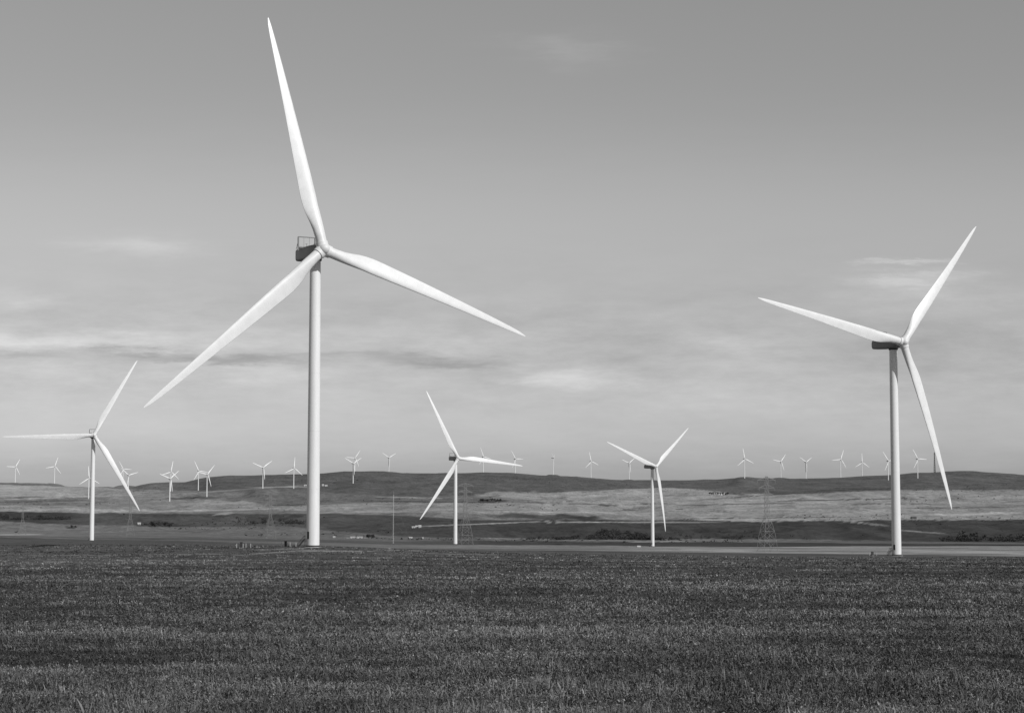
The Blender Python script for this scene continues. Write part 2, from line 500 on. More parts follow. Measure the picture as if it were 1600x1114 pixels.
def grid_mesh(name, X, Y, Z, cov):
    nr, nc = X.shape
    co = np.stack([X, Y, Z], -1).reshape(-1, 3).astype(np.float32)
    i = np.arange(nr * nc).reshape(nr, nc)
    q = np.stack([i[:-1, :-1], i[:-1, 1:], i[1:, 1:], i[1:, :-1]], -1).reshape(-1, 4)
    me = bpy.data.meshes.new(name)
    me.vertices.add(len(co)); me.vertices.foreach_set('co', co.ravel())
    me.loops.add(q.size); me.loops.foreach_set('vertex_index', q.ravel().astype(np.int32))
    me.polygons.add(len(q)); me.polygons.foreach_set('loop_start', (np.arange(len(q)) * 4).astype(np.int32))
    me.polygons.foreach_set('use_smooth', np.ones(len(q), bool))
    a = me.attributes.new('cover', 'FLOAT', 'POINT')
    a.data.foreach_set('value', cov.ravel().astype(np.float32))
    me.update(calc_edges=True)
    return me


APEX = 60.0
ux = np.concatenate([np.linspace(-1.6, -.36, 40)[:-1], np.linspace(-.36, .36, 760), np.linspace(.36, 1.6, 40)[1:]])
yy = np.concatenate([np.linspace(-55, 30, 12)[:-1], np.exp(np.linspace(math.log(30), math.log(500), 220))[:-1],
                     np.exp(np.linspace(math.log(500), math.log(7200), 640))[:-1], np.exp(np.linspace(math.log(7200), math.log(16500), 30))])
UU, YY = np.meshgrid(ux, yy)
XX = UU * (YY + APEX)
ZZ = height(XX, YY)
me = grid_mesh('ground', XX, YY, ZZ, cover(XX, YY, ZZ))
me.materials.append(M_LAND)
ground = bpy.data.objects.new('ground', me)
COL.objects.link(ground)
ground['kind'] = 'structure'

# ------------------------------------------------------------------ field crop (stuff)
def crop_field():
    N = 1800000
    a, c = 44.0, 720.0
    u = rng.random(N)
    D = 1 / (1 / a - u * (1 / a - 1 / c))
    K = 13                                   # stalks gather in tufts
    D = np.repeat(D[:N // K], K); N = len(D)
    X = np.repeat((rng.random(N // K) * 2 - 1), K) * .345 * (D + 5)
    tuft = np.repeat(rng.normal(size=N // K), K)
    spread = .075 * np.maximum(1, D / 80)
    X = X + rng.normal(size=N) * spread
    D = D + rng.normal(size=N) * spread
    # thin patches and wheel ruts stretched along the rows
    dens = .5 + 1.5 * vnoise(X / 7, D / 2.2 * (60 / D) ** .35, 31) + .9 * vnoise(X / 1.6, D / 1.3, 32) + .8 * vnoise(X / 26, D / 7, 33) + .5 * vnoise(X / .6, D / .6, 34)
    keep = (rng.random(N) < np.clip(dens * 1.1 + .45, .32, 1)) & (rng.random(N) > smooth(540, 715, D + 60 * vnoise(X / 50, D / 50, 39)))
    X, D, dens, tuft = X[keep], D[keep], dens[keep], tuft[keep]
    N = len(X)
    Z = height(X, D)
    fade = smooth(130, 420, D)
    h = (.13 + .19 * rng.random(N)) * (1 - .72 * fade) * (1 + .9 * vnoise(X / 12, D / 3.2, 41) + .5 * vnoise(X / 30, D / 8, 42)) * np.clip(.62 + .55 * dens, .4, 1.25)
    w = (.022 + .026 * rng.random(N)) * np.maximum(1, D / 75.0) * (1 - .3 * fade)
    ang = rng.random(N) * math.pi
    nearf = 1 - smooth(60, 140, D)
    h *= np.clip(1 + .3 * tuft, .45, 1.8) * (1 + .25 * nearf) * (1 + nearf * 1.1 * vnoise(X / 2.6, D / 2.2, 44))
    lean = rng.normal(size=(N, 2)) * .13
    dx, dy = np.cos(ang) * w * .5, np.sin(ang) * w * .5
    v = np.zeros((N, 4, 3), np.float32)
    v[:, 0] = np.stack([X - dx * .6, D - dy * .6, Z - .04], -1)
    v[:, 1] = np.stack([X + dx * .6, D + dy * .6, Z - .04], -1)
    mx, my = X + lean[:, 0] * .6, D + lean[:, 1] * .6
    v[:, 2] = np.stack([mx + dx, my + dy, Z + h * .72], -1)
    v[:, 3] = np.stack([X + lean[:, 0] - dx * .5, D + lean[:, 1] - dy * .5, Z + h], -1)
    # two stalks in three carry a small leaf or seed head turned at random instead
    leaf = np.where(rng.random(N) < .66)[0]
    n = len(leaf)
    a1 = rng.normal(size=(n, 3)); a1 /= np.linalg.norm(a1, axis=1)[:, None]
    a2 = np.cross(a1, rng.normal(size=(n, 3))); a2 /= np.linalg.norm(a2, axis=1)[:, None]
    sz = ((.022 + .03 * rng.random(n)) * np.maximum(1, D[leaf] / 72) ** .85)[:, None]
    c = np.stack([X[leaf] + lean[leaf, 0], D[leaf] + lean[leaf, 1], Z[leaf] + h[leaf] * (.45 + .7 * rng.random(n))], -1)
    v[leaf, 0] = c - a1 * sz * 1.3
    v[leaf, 1] = c - a2 * sz * .6
    v[leaf, 2] = c + a1 * sz * 1.3
    v[leaf, 3] = c + a2 * sz * .6
    me = bpy.data.meshes.new('crop')
    me.vertices.add(N * 4); me.vertices.foreach_set('co', v.ravel())
    me.loops.add(N * 4); me.loops.foreach_set('vertex_index', np.arange(N * 4, dtype=np.int32))
    me.polygons.add(N); me.polygons.foreach_set('loop_start', (np.arange(N) * 4).astype(np.int32))
    at = me.attributes.new('shade', 'FLOAT', 'POINT')
    sh = np.clip(.74 + (.3 * rng.normal(size=N) + .22 * tuft) * (1 - .7 * fade), .2, 2.2) * (1 + .16 * fade) * np.clip(.62 + .55 * dens, .3, 1.25) * (1 - .14 * nearf) * (1 + nearf * .7 * vnoise(X / 5, D / 4, 45)) * (1 + .7 * vnoise(X / 40, D / 7, 35) + fade * 1.5 * vnoise(X / 90, D / 11, 36) + fade * 1.2 * vnoise(X / 50, D / 4.5, 38) + .6 * vnoise(X / 9, D / 3, 37))
    sh = np.where(rng.random(N) < .05, sh * 1.8, sh)
    sh = sh * (1 + fade * .9 * vnoise(X / 130, D / 3.0, 51) + fade * .7 * vnoise(X / 60, D / 1.7, 52))
    at.data.foreach_set('value', np.repeat(np.clip(sh, .12, 3), 4).astype(np.float32))
    me.update(calc_edges=True)
    m, g, b = material('crop_leaf')
    a_ = g.n('ShaderNodeAttribute', attribute_name='shade')
    g.link(g.grey(g.m('MULTIPLY', a_.outputs['Fac'], CROP_ALB)), b.inputs['Base Color'])
    b.inputs['Roughness'].default_value = .7
    b.inputs['Specular IOR Level'].default_value = .2
    me.materials.append(m)
    o = bpy.data.objects.new('field_crop', me)
    COL.objects.link(o)
    o['kind'] = 'stuff'
    o['label'] = 'dark low crop growing thickly over the whole foreground field'
    o['category'] = 'crop'


CROP_ALB = .124
crop_field()

# ------------------------------------------------------------------ mesh helpers
class MB:
    def __init__(s):
        s.v = []; s.f = []; s.sm = []

    def add(s, vs, fs, smooth=False):
        o = len(s.v)
        s.v += [tuple(p) for p in vs]
        s.f += [tuple(i + o for i in q) for q in fs]
        s.sm += [smooth] * len(fs)

    def box(s, x0, x1, y0, y1, z0, z1):
        v = [(x, y, z) for z in (z0, z1) for y in (y0, y1) for x in (x0, x1)]
        s.add(v, [(0, 2, 3, 1), (4, 5, 7, 6), (0, 1, 5, 4), (2, 6, 7, 3), (0, 4, 6, 2), (1, 3, 7, 5)])

    def rings(s, rs, cap=True, smooth=True):
        n = len(rs[0]); v = [p for r in rs for p in r]; f = []
        for k in range(len(rs) - 1):
            for i in range(n):
                j = (i + 1) % n
                f.append((k * n + i, k * n + j, (k + 1) * n + j, (k + 1) * n + i))
        s.add(v, f, smooth)
        if cap:
            s.add(rs[0], [tuple(range(n))[::-1]]); s.add(rs[-1], [tuple(range(n))])

    def cyl(s, prof, n=32, cap=True):       # prof: list of (radius, z)
        s.rings([[(r * math.cos(2 * math.pi * i / n), r * math.sin(2 * math.pi * i / n), z) for i in range(n)] for r, z in prof], cap)

    def bar(s, a, b, r, n=4):
        a = Vector(a); b = Vector(b); d = (b - a).normalized()
        q = d.to_track_quat('Z', 'Y')
        off = [q @ Vector((r * math.cos(2 * math.pi * (i + .5) / n), r * math.sin(2 * math.pi * (i + .5) / n), 0)) for i in range(n)]
        s.rings([[a + o for o in off], [b + o for o in off]], True, n > 6)

    def build(s, name, mat, parent=None):
        me = bpy.data.meshes.new(name)
        me.from_pydata(s.v, [], s.f)
        me.polygons.foreach_set('use_smooth', s.sm)
        me.materials.append(mat)
        me.update()
        o = bpy.data.objects.new(name, me)
        COL.objects.link(o)
        if parent:
            o.parent = parent
        return o


def thing(name, label, cat, loc=(0, 0, 0), rz=0, group=None):
    o = bpy.data.objects.new(name, None)
    COL.objects.link(o)
    o.location = loc; o.rotation_euler = (0, 0, rz)
    o.empty_display_size = .5
    o['label'] = label; o['category'] = cat
    if group:
        o['group'] = group
    return o


def tag(o, label, cat, group=None):
    o['label'] = label; o['category'] = cat
    if group:
        o['group'] = group
    return o


def copy_tree(o, parent=None):
    c = o.copy()
    COL.objects.link(c)
    c.parent = parent
    for ch in [x for x in bpy.data.objects if x.parent == o]:
        copy_tree(ch, c)
    return c


# ------------------------------------------------------------------ wind turbines
def blade_mb(L, root_r, chords, defl, n=22, st=34):
    """blade along +Z, leading edge +X, trailing edge -X, wind from -Y"""
    mb = MB(); rs = []
    for k in range(st + 1):
        t = (k / st) ** .9
        r = root_r * .5 + t * (L - root_r * .5)
        q = r / L
        c = np.interp(q, [p[0] for p in chords], [p[1] for p in chords])
        mix = float(smooth(.05, .20, q))             # round root -> aerofoil
        tw = math.radians(8 * (1 - q) ** 2 - 1)
        thick = c * np.interp(q, [0, .05, .2, .5, 1], [1, 1, .34, .21, .14])
        ring = []
        for i in range(n):
            a = 2 * math.pi * i / n
            xc, yc = math.cos(a), math.sin(a)
            # aerofoil: blunt leading edge, sharp trailing edge
            xx = (xc * .5 - mix * .20) * c
            yt = yc * .5 * thick * (1 - mix * .45 * (1 - xc) * .9)
            if mix > 0 and xc < -.9:
                yt *= (1 - .6 * mix)
            ax = xx * math.cos(tw) - yt * math.sin(tw)
            ay = xx * math.sin(tw) + yt * math.cos(tw)
            ring.append((ax, -ay + defl * q ** 2.2, r))
        rs.append(ring)
    # small closing tip
    last = rs[-1]
    cxm = sum(p[0] for p in last) / n; cym = sum(p[1] for p in last) / n
    rs.append([(cxm + (p[0] - cxm) * .3, cym + (p[1] - cym) * .3, L + .25) for p in last])
    mb.rings(rs)
    return mb


def superring(x0, x1, z0, z1, y, k=.35, n=8):
    """rounded rectangle in the XZ plane at depth y"""
    cx_, cz = (x0 + x1) / 2, (z0 + z1) / 2; hx, hz_ = (x1 - x0) / 2, (z1 - z0) / 2
    out = []
    for i in range(4 * n):
        a = 2 * math.pi * (i + .5) / (4 * n)
        c, s = math.cos(a), math.sin(a)
        out.append((cx_ + hx * math.copysign(abs(c) ** k, c), y, cz + hz_ * math.copysign(abs(s) ** k, s)))
    return out


def make_turbine(name, label, H, L, over, back, rb, rt, big=True):
    root = thing(name, label, 'wind turbine')
    nr, ch = (2.35, 4.3) if big else (1.5, 2.6)      # nacelle half width / height
    ns = 40 if big else 12
    t = MB()
    prof = []
    secs = 5
    top = H - ch * .5
    for k in range(secs + 1):
        z = top * k / secs
        r = rb + (rt - rb) * (k / secs)
        prof.append((r, z if k else -3.0))
    t.cyl(prof, ns)
    if big:
        for k in range(1, secs):
            r = rb + (rt - rb) * (k / secs)
            t.cyl([(r + .02, top * k / secs - .06), (r + .02, top * k / secs + .06)], ns, False)
    tw = t.build('tower', M_TOWER, root)
    if big:
        d = MB()
        # door on the left rear side, with a proud frame
        a0 = math.radians(200)
        ring = []
        for z in (2.6, 4.9):
            ring.append([(math.cos(a0 + x) * (rb + .03), math.sin(a0 + x) * (rb + .03), z) for x in (-.22, -.11, 0, .11, .22)])
        v = ring[0] + ring[1]
        vi = [(p[0] * .97, p[1] * .97, p[2]) for p in v]
        d.add(v + vi, [(i, i + 1, i + 6, i + 5) for i in range(4)] + [(10, 0, 5, 15), (4, 14, 19, 9), (5, 6, 16, 15), (6, 7, 17, 16), (7, 8, 18, 17), (8, 9, 19, 18)])
        d.build('door', M_DARK, tw)
        f = MB(); f.cyl([(rb + .7, -2.0), (rb + .7, .06), (rb + .6, .12), (rb + .05, .16)], 40)
        f.build('foundation', M_CONC, root)
        f = MB(); f.cyl([(rb + .03, .17), (rb + .14, .19), (rb + .14, .62), (rb + .01, .66)], 40, False)
        f.build('base_ring', M_DARK, tw)
    # nacelle
    n = MB()
    z0, z1 = H - ch * .5, H + ch * .5
    hub_r = ch * .5
    k = ch * .1
    n.rings([superring(-nr * .55, nr * .55, z0 + k * 2, z1 - k * 3.2, -over + hub_r * .7, .7),
             superring(-nr * .8, nr * .8, z0 + k * .8, z1 - k * 1.6, -over + hub_r * 1.6, .5),
             superring(-nr, nr, z0, z1 - k * .4, -rt - .4, .35),
             superring(-nr, nr, z0, z1, rt + .5, .3),
             superring(-nr, nr, z0 + k * .3, z1, back * .6, .3),
             superring(-nr * .97, nr * .97, z0 + k * .9, z1 - .05, back - .7, .33),
             superring(-nr * .8, nr * .8, z0 + k * 1.8, z1 - k * .8, back, .5)])
    na = n.build('nacelle', M_NAC, root)
    y = MB(); y.cyl([(rt + .22, top - .7), (rt + .35, top - .3), (rt + .35, top + .3)], ns)
    if big:
        y.build('yaw_collar', M_DARK, root)
        # rectangular cooler frame standing across the rear of the roof
        c = MB()
        fz = z1 + 3.5; yb = 7.6; fw = 2.85
        for x in (-fw, fw):
            c.bar((x, yb, z1 - .9), (x, yb, fz), .27)
            c.bar((x * .9, yb + 2.6, z1 - .2), (x, yb, z1 + 2.2), .08)
        c.bar((-fw, yb, fz), (fw, yb, fz), .2)
        c.bar((-fw, yb, z1 + .35), (fw, yb, z1 + .35), .12)
        for x in (-.95, .95):
            c.bar((x, yb, z1 - .1), (x, yb, fz), .05)
        c.build('roof_frame', M_STEELD, na)
        s = MB()
        s.bar((.6, back - 3, z1 - .2), (.6, back - 3, z1 + 1.6), .05); s.bar((.2, back - 3, z1 + 1.6), (1.0, back - 3, z1 + 1.6), .05)
        s.build('wind_vane', M_DARK, na)
        l = MB(); l.box(-nr * .75, -nr * .1, back - 2.6, back - 1.2, z1 - .06, z1 + .45)
        l.build('hatch', M_DARK, na)
    # hub with blades as its own moving part
    h = MB()
    hr = hub_r * .88
    pr = [(hr * .72, hub_r * -.62), (hr * .96, hub_r * -.3), (hr * 1.0, 0), (hr * .98, hub_r * .35), (hr * .86, hub_r * .75), (hr * .6, hub_r * 1.08), (hr * .25, hub_r * 1.26), (.02, hub_r * 1.3)]
    nn = ns
    h.rings([[(r * math.cos(2 * math.pi * i / nn), -yy_, r * math.sin(2 * math.pi * i / nn)) for i in range(nn)] for r, yy_ in pr])
    if big:        # blade root collars
        for q in range(3):
            a = q * 2 * math.pi / 3
            m = Matrix.Rotation(a, 3, 'Y')
            for (ra, za, rb_, zb) in ((2.0, .6, 1.92, hub_r * 1.12),):
                h.rings([[m @ Vector((r * math.cos(2 * math.pi * i / 24), r * math.sin(2 * math.pi * i / 24), z)) for i in range(24)] for r, z in ((ra, za), (rb_, zb))])
    hb = h.build('rotor_hub', M_HUB, root)
    hb.location = (0, -over, H)
    hb.rotation_mode = 'QUATERNION'
    if big:
        chords = [(0, 3.4), (.05, 3.3), (.10, 3.7), (.16, 4.7), (.23, 5.2), (.32, 4.8), (.44, 4.2), (.62, 3.2), (.8, 2.25), (.93, 1.45), (.98, .9), (1, .35)]
        bm_ = blade_mb(L, hub_r, chords, 3.0)
    else:
        chords = [(0, 2.1), (.05, 2.1), (.1, 2.4), (.2, 3.7), (.32, 3.5), (.5, 2.9), (.8, 2.0), (.97, 1.2), (1, .4)]
        bm_ = blade_mb(L, hub_r, chords, 1.5, 8, 12)
    b0 = bm_.build('blade', M_BLADE, hb)
    b0.rotation_euler = (0, 0, 0)
    for q in (1, 2):
        c = b0.copy(); COL.objects.link(c); c.parent = hb
        c.rotation_euler = (0, q * 2 * math.pi / 3, 0)
    if big:
        # open steel stairs up to the door on the left side
        s = MB()
        top_, bot = Vector((-rb - .25, 1.0, 2.6)), Vector((-rb - 2.9, .2, 0))
        for dy in (-.45, .45):
            s.bar(bot + Vector((0, dy, 0)), top_ + Vector((0, dy, 0)), .13)
            s.bar(bot + Vector((0, dy, 1.05)), top_ + Vector((0, dy, 1.05)), .08)
            s.bar(bot + Vector((0, dy, 0)), bot + Vector((0, dy, 1.05)), .045)
            mid = (bot + top_) / 2
            s.bar(mid + Vector((0, dy, 0)), mid + Vector((0, dy, 1.05)), .04)
            s.bar(top_ + Vector((0, dy, -2.6)), top_ + Vector((0, dy, 1.05)), .045)
        for i in range(1, 11):
            p = bot.lerp(top_, i / 11)
            s.box(p.x - .13, p.x + .13, p.y - .45, p.y + .45, p.z - .02, p.z + .02)
        s.box(top_.x - .1, top_.x + .35, top_.y - .6, top_.y + .6, top_.z - .06, top_.z)
        s.build('stairs', M_DARK, root)
    return root


def place_turbine(root, spec, H, over):
    hx, hy, D, yaw, ph, label = spec
    p = turbine_spot(hx, hy, D, yaw, H, over)
    root.location = p
    root.rotation_euler = (0, 0, math.radians(yaw))
    root['label'] = label
    hub = [c for c in bpy.data.objects if c.parent == root and c.name.startswith('rotor_hub')][0]
    hub.rotation_quaternion = Quaternion((1, 0, 0), math.radians(-5)) @ Quaternion((0, 1, 0), math.radians(ph))


bigs = [make_turbine('wind_turbine', BIG[0][5], BIG_H, BIG_L, OVER_B, 12.2, 2.05, 1.7, True)]
bigs[0]['group'] = 'large wind turbines in the field and valley'
for s in BIG[1:]:
    bigs.append(copy_tree(bigs[0]))
for r, s in zip(bigs, BIG):
    place_turbine(r, s, BIG_H, OVER_B)
smalls = [make_turbine('wind_turbine', SMALL[0][5], SML_H, SML_L, OVER_S, 7.5, 1.6, 1.1, False)]
smalls[0]['group'] = 'small far wind turbines along the ridge'
for s in SMALL[1:]:
    smalls.append(copy_tree(smalls[0]))
for r, s in zip(smalls, SMALL):
    place_turbine(r, s, SML_H, OVER_S)


# ------------------------------------------------------------------ lattice pylons and masts
def make_pylon(mat, rr=.10):
    """45 m lattice transmission tower"""
    root = thing('lattice_pylon', 'x', 'pylon', group='lattice pylons of the power line')
    b = MB()
    lev = [(0, 4.6), (6.5, 3.9), (12, 3.1), (17, 2.1), (20, 1.25), (23.5, 1.15), (27, 1.05), (30.5, 1.0), (34, .95), (37.5, .9), (41, .85), (44, .5)]
    cor = [(-1, -1), (1, -1), (1, 1), (-1, 1)]
    for k in range(len(lev) - 1):
        (z0, w0), (z1, w1) = lev[k], lev[k + 1]
        for i, (sx_, sy_) in enumerate(cor):
            tx, ty = cor[(i + 1) % 4]
            r = rr * 1.25 if k < 4 else rr
            b.bar((sx_ * w0, sy_ * w0, z0 - (3 if k == 0 else 0)), (sx_ * w1, sy_ * w1, z1), r)
            if k:
                b.bar((sx_ * w0, sy_ * w0, z0), (tx * w0, ty * w0, z0), rr * .6)
            b.bar((sx_ * w0, sy_ * w0, z0), (tx * w1, ty * w1, z1), rr * .6)
            b.bar((tx * w0, ty * w0, z0), (sx_ * w1, sy_ * w1, z1), rr * .6)
    b.build('lattice_body', mat, root)
    for z, w in ((32.5, 5.6), (37, 5.0), (41.5, 6.0)):
        a = MB()
        for s in (-1, 1):
            for y in (-.8, .8):
                a.bar((s * .9, y, z), (s * w, 0, z + .2), rr * .8)
                a.bar((s * .9, y, z + 1.8), (s * w, 0, z + .2), rr * .7)
            for q in (.3, .55, .8):
                x = .9 + (w - .9) * q
                a.bar((s * x, 0, z), (s * x, 0, z + 1.8 * (1 - q)), rr * .5)
            a.bar((s * w, 0, z + .2), (s * w, 0, z - 1.7), rr * .7)
        a.build('cross_arm', mat, root)
    return root


PLAB = ['tallest and nearest lattice pylon with cross arms, left of the right turbine',
        'lattice pylon standing just right of the central mid distance turbine tower',
        'pale lattice pylon in the valley left of the nearest turbine tower',
        'faint lattice pylon just right of the left mid distance turbine',
        'small faint lattice pylon at the left edge of the valley']
pyl = [make_pylon(M_STEELP)]
for _ in PYL[1:]:
    pyl.append(copy_tree(pyl[0]))
for r, (x, y, D), lab in zip(pyl, PYL, PLAB):
    p = ray(x, y) * D
    r.location = (p[0], D, hz(p[0], D)); r.rotation_euler = (0, 0, math.radians(22)); r['label'] = lab

mx, my, mD = MAST[0]
p = ray(mx, my) * mD
root = thing('guyed_mast', 'thin pale guyed mast standing alone in the valley right of the nearest turbine', 'mast', (p[0], mD, hz(p[0], mD)))
m = MB()
for k in range(24):
    z = k * 1.5
    c3 = [(.28 * math.cos(a), .28 * math.sin(a)) for a in (0, 2.094, 4.189)]
    for i in range(3):
        a, b_ = c3[i], c3[(i + 1) % 3]
        m.bar((a[0], a[1], z), (a[0], a[1], z + 1.5), .06)
        m.bar((a[0], a[1], z), (b_[0], b_[1], z + 1.5), .035)
m.bar((0, 0, 36), (0, 0, 38.5), .05)
m.build('mast_body', M_WHITE, root)
for a in (.5, 2.6, 4.7):
    w_ = MB()
    for z in (18, 34):
        w_.bar((0, 0, z), (15 * math.cos(a), 15 * math.sin(a), -1), .008)
    w_.build('guy_wire', M_STEEL, root)

p = ray(1460.5, 738) * 6560
gz = hz(p[0], 6560)
root = thing('lattice_mast', 'dark lattice mast standing on the ridge right of the right turbine tower', 'mast', (p[0], 6560, gz))
m = MB()
for k in range(12):
    z = k * 6.2; w0, w1 = 2.6 - k * .16, 2.6 - (k + 1) * .16
    for i in range(4):
        s0, s1 = [(-1, -1), (1, -1), (1, 1), (-1, 1)][i], [(-1, -1), (1, -1), (1, 1), (-1, 1)][(i + 1) % 4]
        m.bar((s0[0] * w0, s0[1] * w0, z), (s0[0] * w1, s0[1] * w1, z + 6.2), .42)
        m.bar((s0[0] * w0, s0[1] * w0, z), (s1[0] * w1, s1[1] * w1, z + 6.2), .28)
        m.bar((s1[0] * w0, s1[1] * w0, z), (s0[0] * w1, s0[1] * w1, z + 6.2), .28)
m.build('lattice_body', M_DARK, root)
m = MB()
m.cyl([(1.9, 66), (1.9, 69)], 10)
m.build('antenna_drum', M_DARK, root)

# ------------------------------------------------------------------ cabinets and bollards at the turbines' feet
def on_ground(px, D):
    r = ray(px, 850) * D
    return (r[0], D, hz(r[0], D))


def make_cabinet():
    root = thing('transformer_cabinet', 'x', 'cabinet', group='dark cabinets beside the turbines')
    b = MB(); b.box(-.38, .38, -.42, .42, .12, 1.75); b.build('housing', M_DARK, root)
    b = MB(); b.box(-.46, .46, -.50, .50, 1.753, 1.84); b.build('lid', M_DARK, root)
    b = MB(); b.box(-.55, .55, -.6, .6, -.4, .117); b.build('plinth', M_CONC, root)
    b = MB(); b.box(-.32, -.02, -.445, -.423, .2, 1.65); b.box(.02, .32, -.445, -.423, .2, 1.65); b.build('door', M_DARK, root)
    return root


CAB = [(377, 553, 'dark cabinet between white bollards, farther left from the nearest turbine base'),
       (446.3, 572, 'dark cabinet between white bollards, close to the nearest turbine base and its stairs'),
       (1363, 782, 'dark cabinet standing left of the right turbine base')]
cab0 = make_cabinet()
for i, (x, D, lab) in enumerate(CAB):
    r = cab0 if i == 0 else copy_tree(cab0)
    r.location = on_ground(x, D); r['label'] = lab; r.rotation_euler = (0, 0, .15 * i)
BOLL = [(369.8, 552, 'white bollard, leftmost of those round the farther left dark cabinet'),
        (379.8, 550, 'white bollard close by the right side of the farther left dark cabinet'),
        (384.3, 556, 'white bollard second to the right of the farther left dark cabinet'),
        (391.7, 552, 'white bollard, rightmost of those round the farther left dark cabinet'),
        (440.0, 571, 'white bollard just left of the dark cabinet near the nearest turbine base'),
        (449.0, 569, 'white bollard close by the right side of the dark cabinet near the turbine stairs'),
        (453.2, 577, 'white bollard a little right of the dark cabinet near the turbine stairs'),
        (462.4, 572, 'white bollard nearest to the stairs of the nearest turbine'),
        (1358.5, 781, 'white bollard left of the dark cabinet beside the right turbine'),
        (1369.5, 781, 'white bollard right of the dark cabinet beside the right turbine')]
b = MB(); b.cyl([(.095, -.4), (.095, 1.25), (.08, 1.33), (.03, 1.37)], 12)
boll = b.build('bollard', M_ROOF)
for i, (x, D, lab) in enumerate(BOLL):
    o = boll
    if i:
        o = boll.copy(); COL.objects.link(o)
    o.location = on_ground(x, D)
    tag(o, lab, 'bollard', 'white bollards round the cabinets')


# ------------------------------------------------------------------ farm buildings far off
def house(px, py, D0, wpx, hpx, label, dark=False, name='farm_shed', cat='shed', rz=.2):
    x, D, z = ground_at(px, py, D0)
    w = wpx * D / F; h = max(hpx * D / F, 2.0)
    root = thing(name, label, cat, (x, D, z), rz, 'farm buildings across the valley')
    dpt = min(w * .6, 14); eave = h * .62
    b = MB(); b.box(-w / 2, w / 2, -dpt / 2, dpt / 2, -2.5, eave)
    b.add([(-w / 2 + .01, -dpt / 2, eave), (-w / 2 + .01, dpt / 2, eave), (-w / 2 + .01, 0, h - .1), (w / 2 - .01, -dpt / 2, eave), (w / 2 - .01, dpt / 2, eave), (w / 2 - .01, 0, h - .1)],
          [(0, 2, 1), (3, 4, 5)])
    wall = b.build('wall', M_WALLD if dark else M_WHITE, root)
    b = MB(); o = .5; t_ = .25
    for s in (-1, 1):
        y0, z0 = s * (dpt / 2 + o), eave - o * (h - eave) / (dpt / 2)
        v = [(-w / 2 - o, y0, z0 + .03), (w / 2 + o, y0, z0 + .03), (w / 2 + o, 0, h + .03), (-w / 2 - o, 0, h + .03)]
        v += [(p[0], p[1], p[2] + t_) for p in v]
        b.add(v, [(0, 1, 2, 3), (4, 7, 6, 5), (0, 4, 5, 1), (1, 5, 6, 2), (2, 6, 7, 3), (3, 7, 4, 0)])
    b.build('roof', M_ROOFD if dark else M_ROOF, root)
    b = MB(); dw = min(w * .18, 3.0)
    b.box(-dw / 2, dw / 2, -dpt / 2 - .06, -dpt / 2 - .01, 0, eave * .75); b.build('door', M_DARK, wall)
    return root


house(217.5, 819.5, 2950, 4.5, 3.2, 'small white shed left of the scrub patch in the left valley, under a blade tip')
house(646, 824.5, 2900, 5, 2.2, 'small white farm building, left one of three under the tip of the drooping blade')
house(651, 824, 2920, 3.5, 3.0, 'small white farm building, middle one of three under the tip of the drooping blade')
house(656, 824, 2900, 4, 3.6, 'small white farm building, right one of three under the tip of the drooping blade')
house(551, 840.5, 2500, 7, 1.7, 'long low pale shed left of a dark tree clump, left of the pair')
house(562, 840.5, 2500, 8, 1.4, 'long low pale shed between another pale shed and a dark tree clump')
house(641.5, 841, 2450, 5, 2.2, 'white shed alone at the valley edge right of the thin mast')
house(660.5, 841.5, 2440, 2, 1.8, 'tiny pale shed right of the white shed, left of the central turbine')
house(522, 840, 2480, 3, 1.6, 'tiny pale shed just right of the nearest turbine tower')
house(881.5, 785.5, 4700, 5, 2.2, 'small bright farm building in the pale fields right of the central turbine')
house(1117, 772.5, 5300, 4, 2.4, 'white farmhouse at the left of the farmyard among trees on the pale slope')
house(1125, 773, 5250, 6, 2.0, 'white barn in the middle of the farmyard among trees on the pale slope')
house(1132, 771.5, 5350, 4, 2.0, 'white shed at the right of the farmyard among trees on the pale slope')
house(477, 759, 5900, 4, 2, 'tiny white farm building on the slope just left of the nearest tower')
house(504.5, 759, 5900, 3, 2.6, 'tiny white farm building, left one of two just right of the nearest tower')
house(509.5, 759.5, 5880, 4, 2.0, 'tiny white farm building, right one of two just right of the nearest tower')
house(870, 842.5, 2400, 2, 1.6, 'tiny pale shed at the edge of the scrub belt in the valley centre')
house(998, 855.5, 1980, 4.5, 2.2, 'small pale shed just left of the tower of the Y shaped turbine')
house(1427.5, 812, 3600, 8, 5, 'dark barn with a gable roof standing alone right of the right turbine tower', True, 'barn', 'barn')


# ------------------------------------------------------------------ trees and scrub
def leaf_cloud(mb, cx_, cy_, cz, rx, ry, rz_, n, size, rg):
    for _ in range(n):
        while True:
            p = rg.uniform(-1, 1, 3)
            if p @ p < 1:
                break
        p *= (.55 + .45 * rg.random()) / max(np.linalg.norm(p), .35) ** .3
        c = np.array([cx_ + p[0] * rx, cy_ + p[1] * ry, cz + p[2] * rz_])
        a = rg.normal(size=3); a /= np.linalg.norm(a)
        b_ = np.cross(a, rg.normal(size=3)); b_ /= np.linalg.norm(b_)
        s = size * (.6 + .8 * rg.random())
        mb.add([c - a * s - b_ * s * .6, c + a * s - b_ * s * .6, c + a * s * .7 + b_ * s * .7, c - a * s * .6 + b_ * s * .7], [(0, 1, 2, 3)])


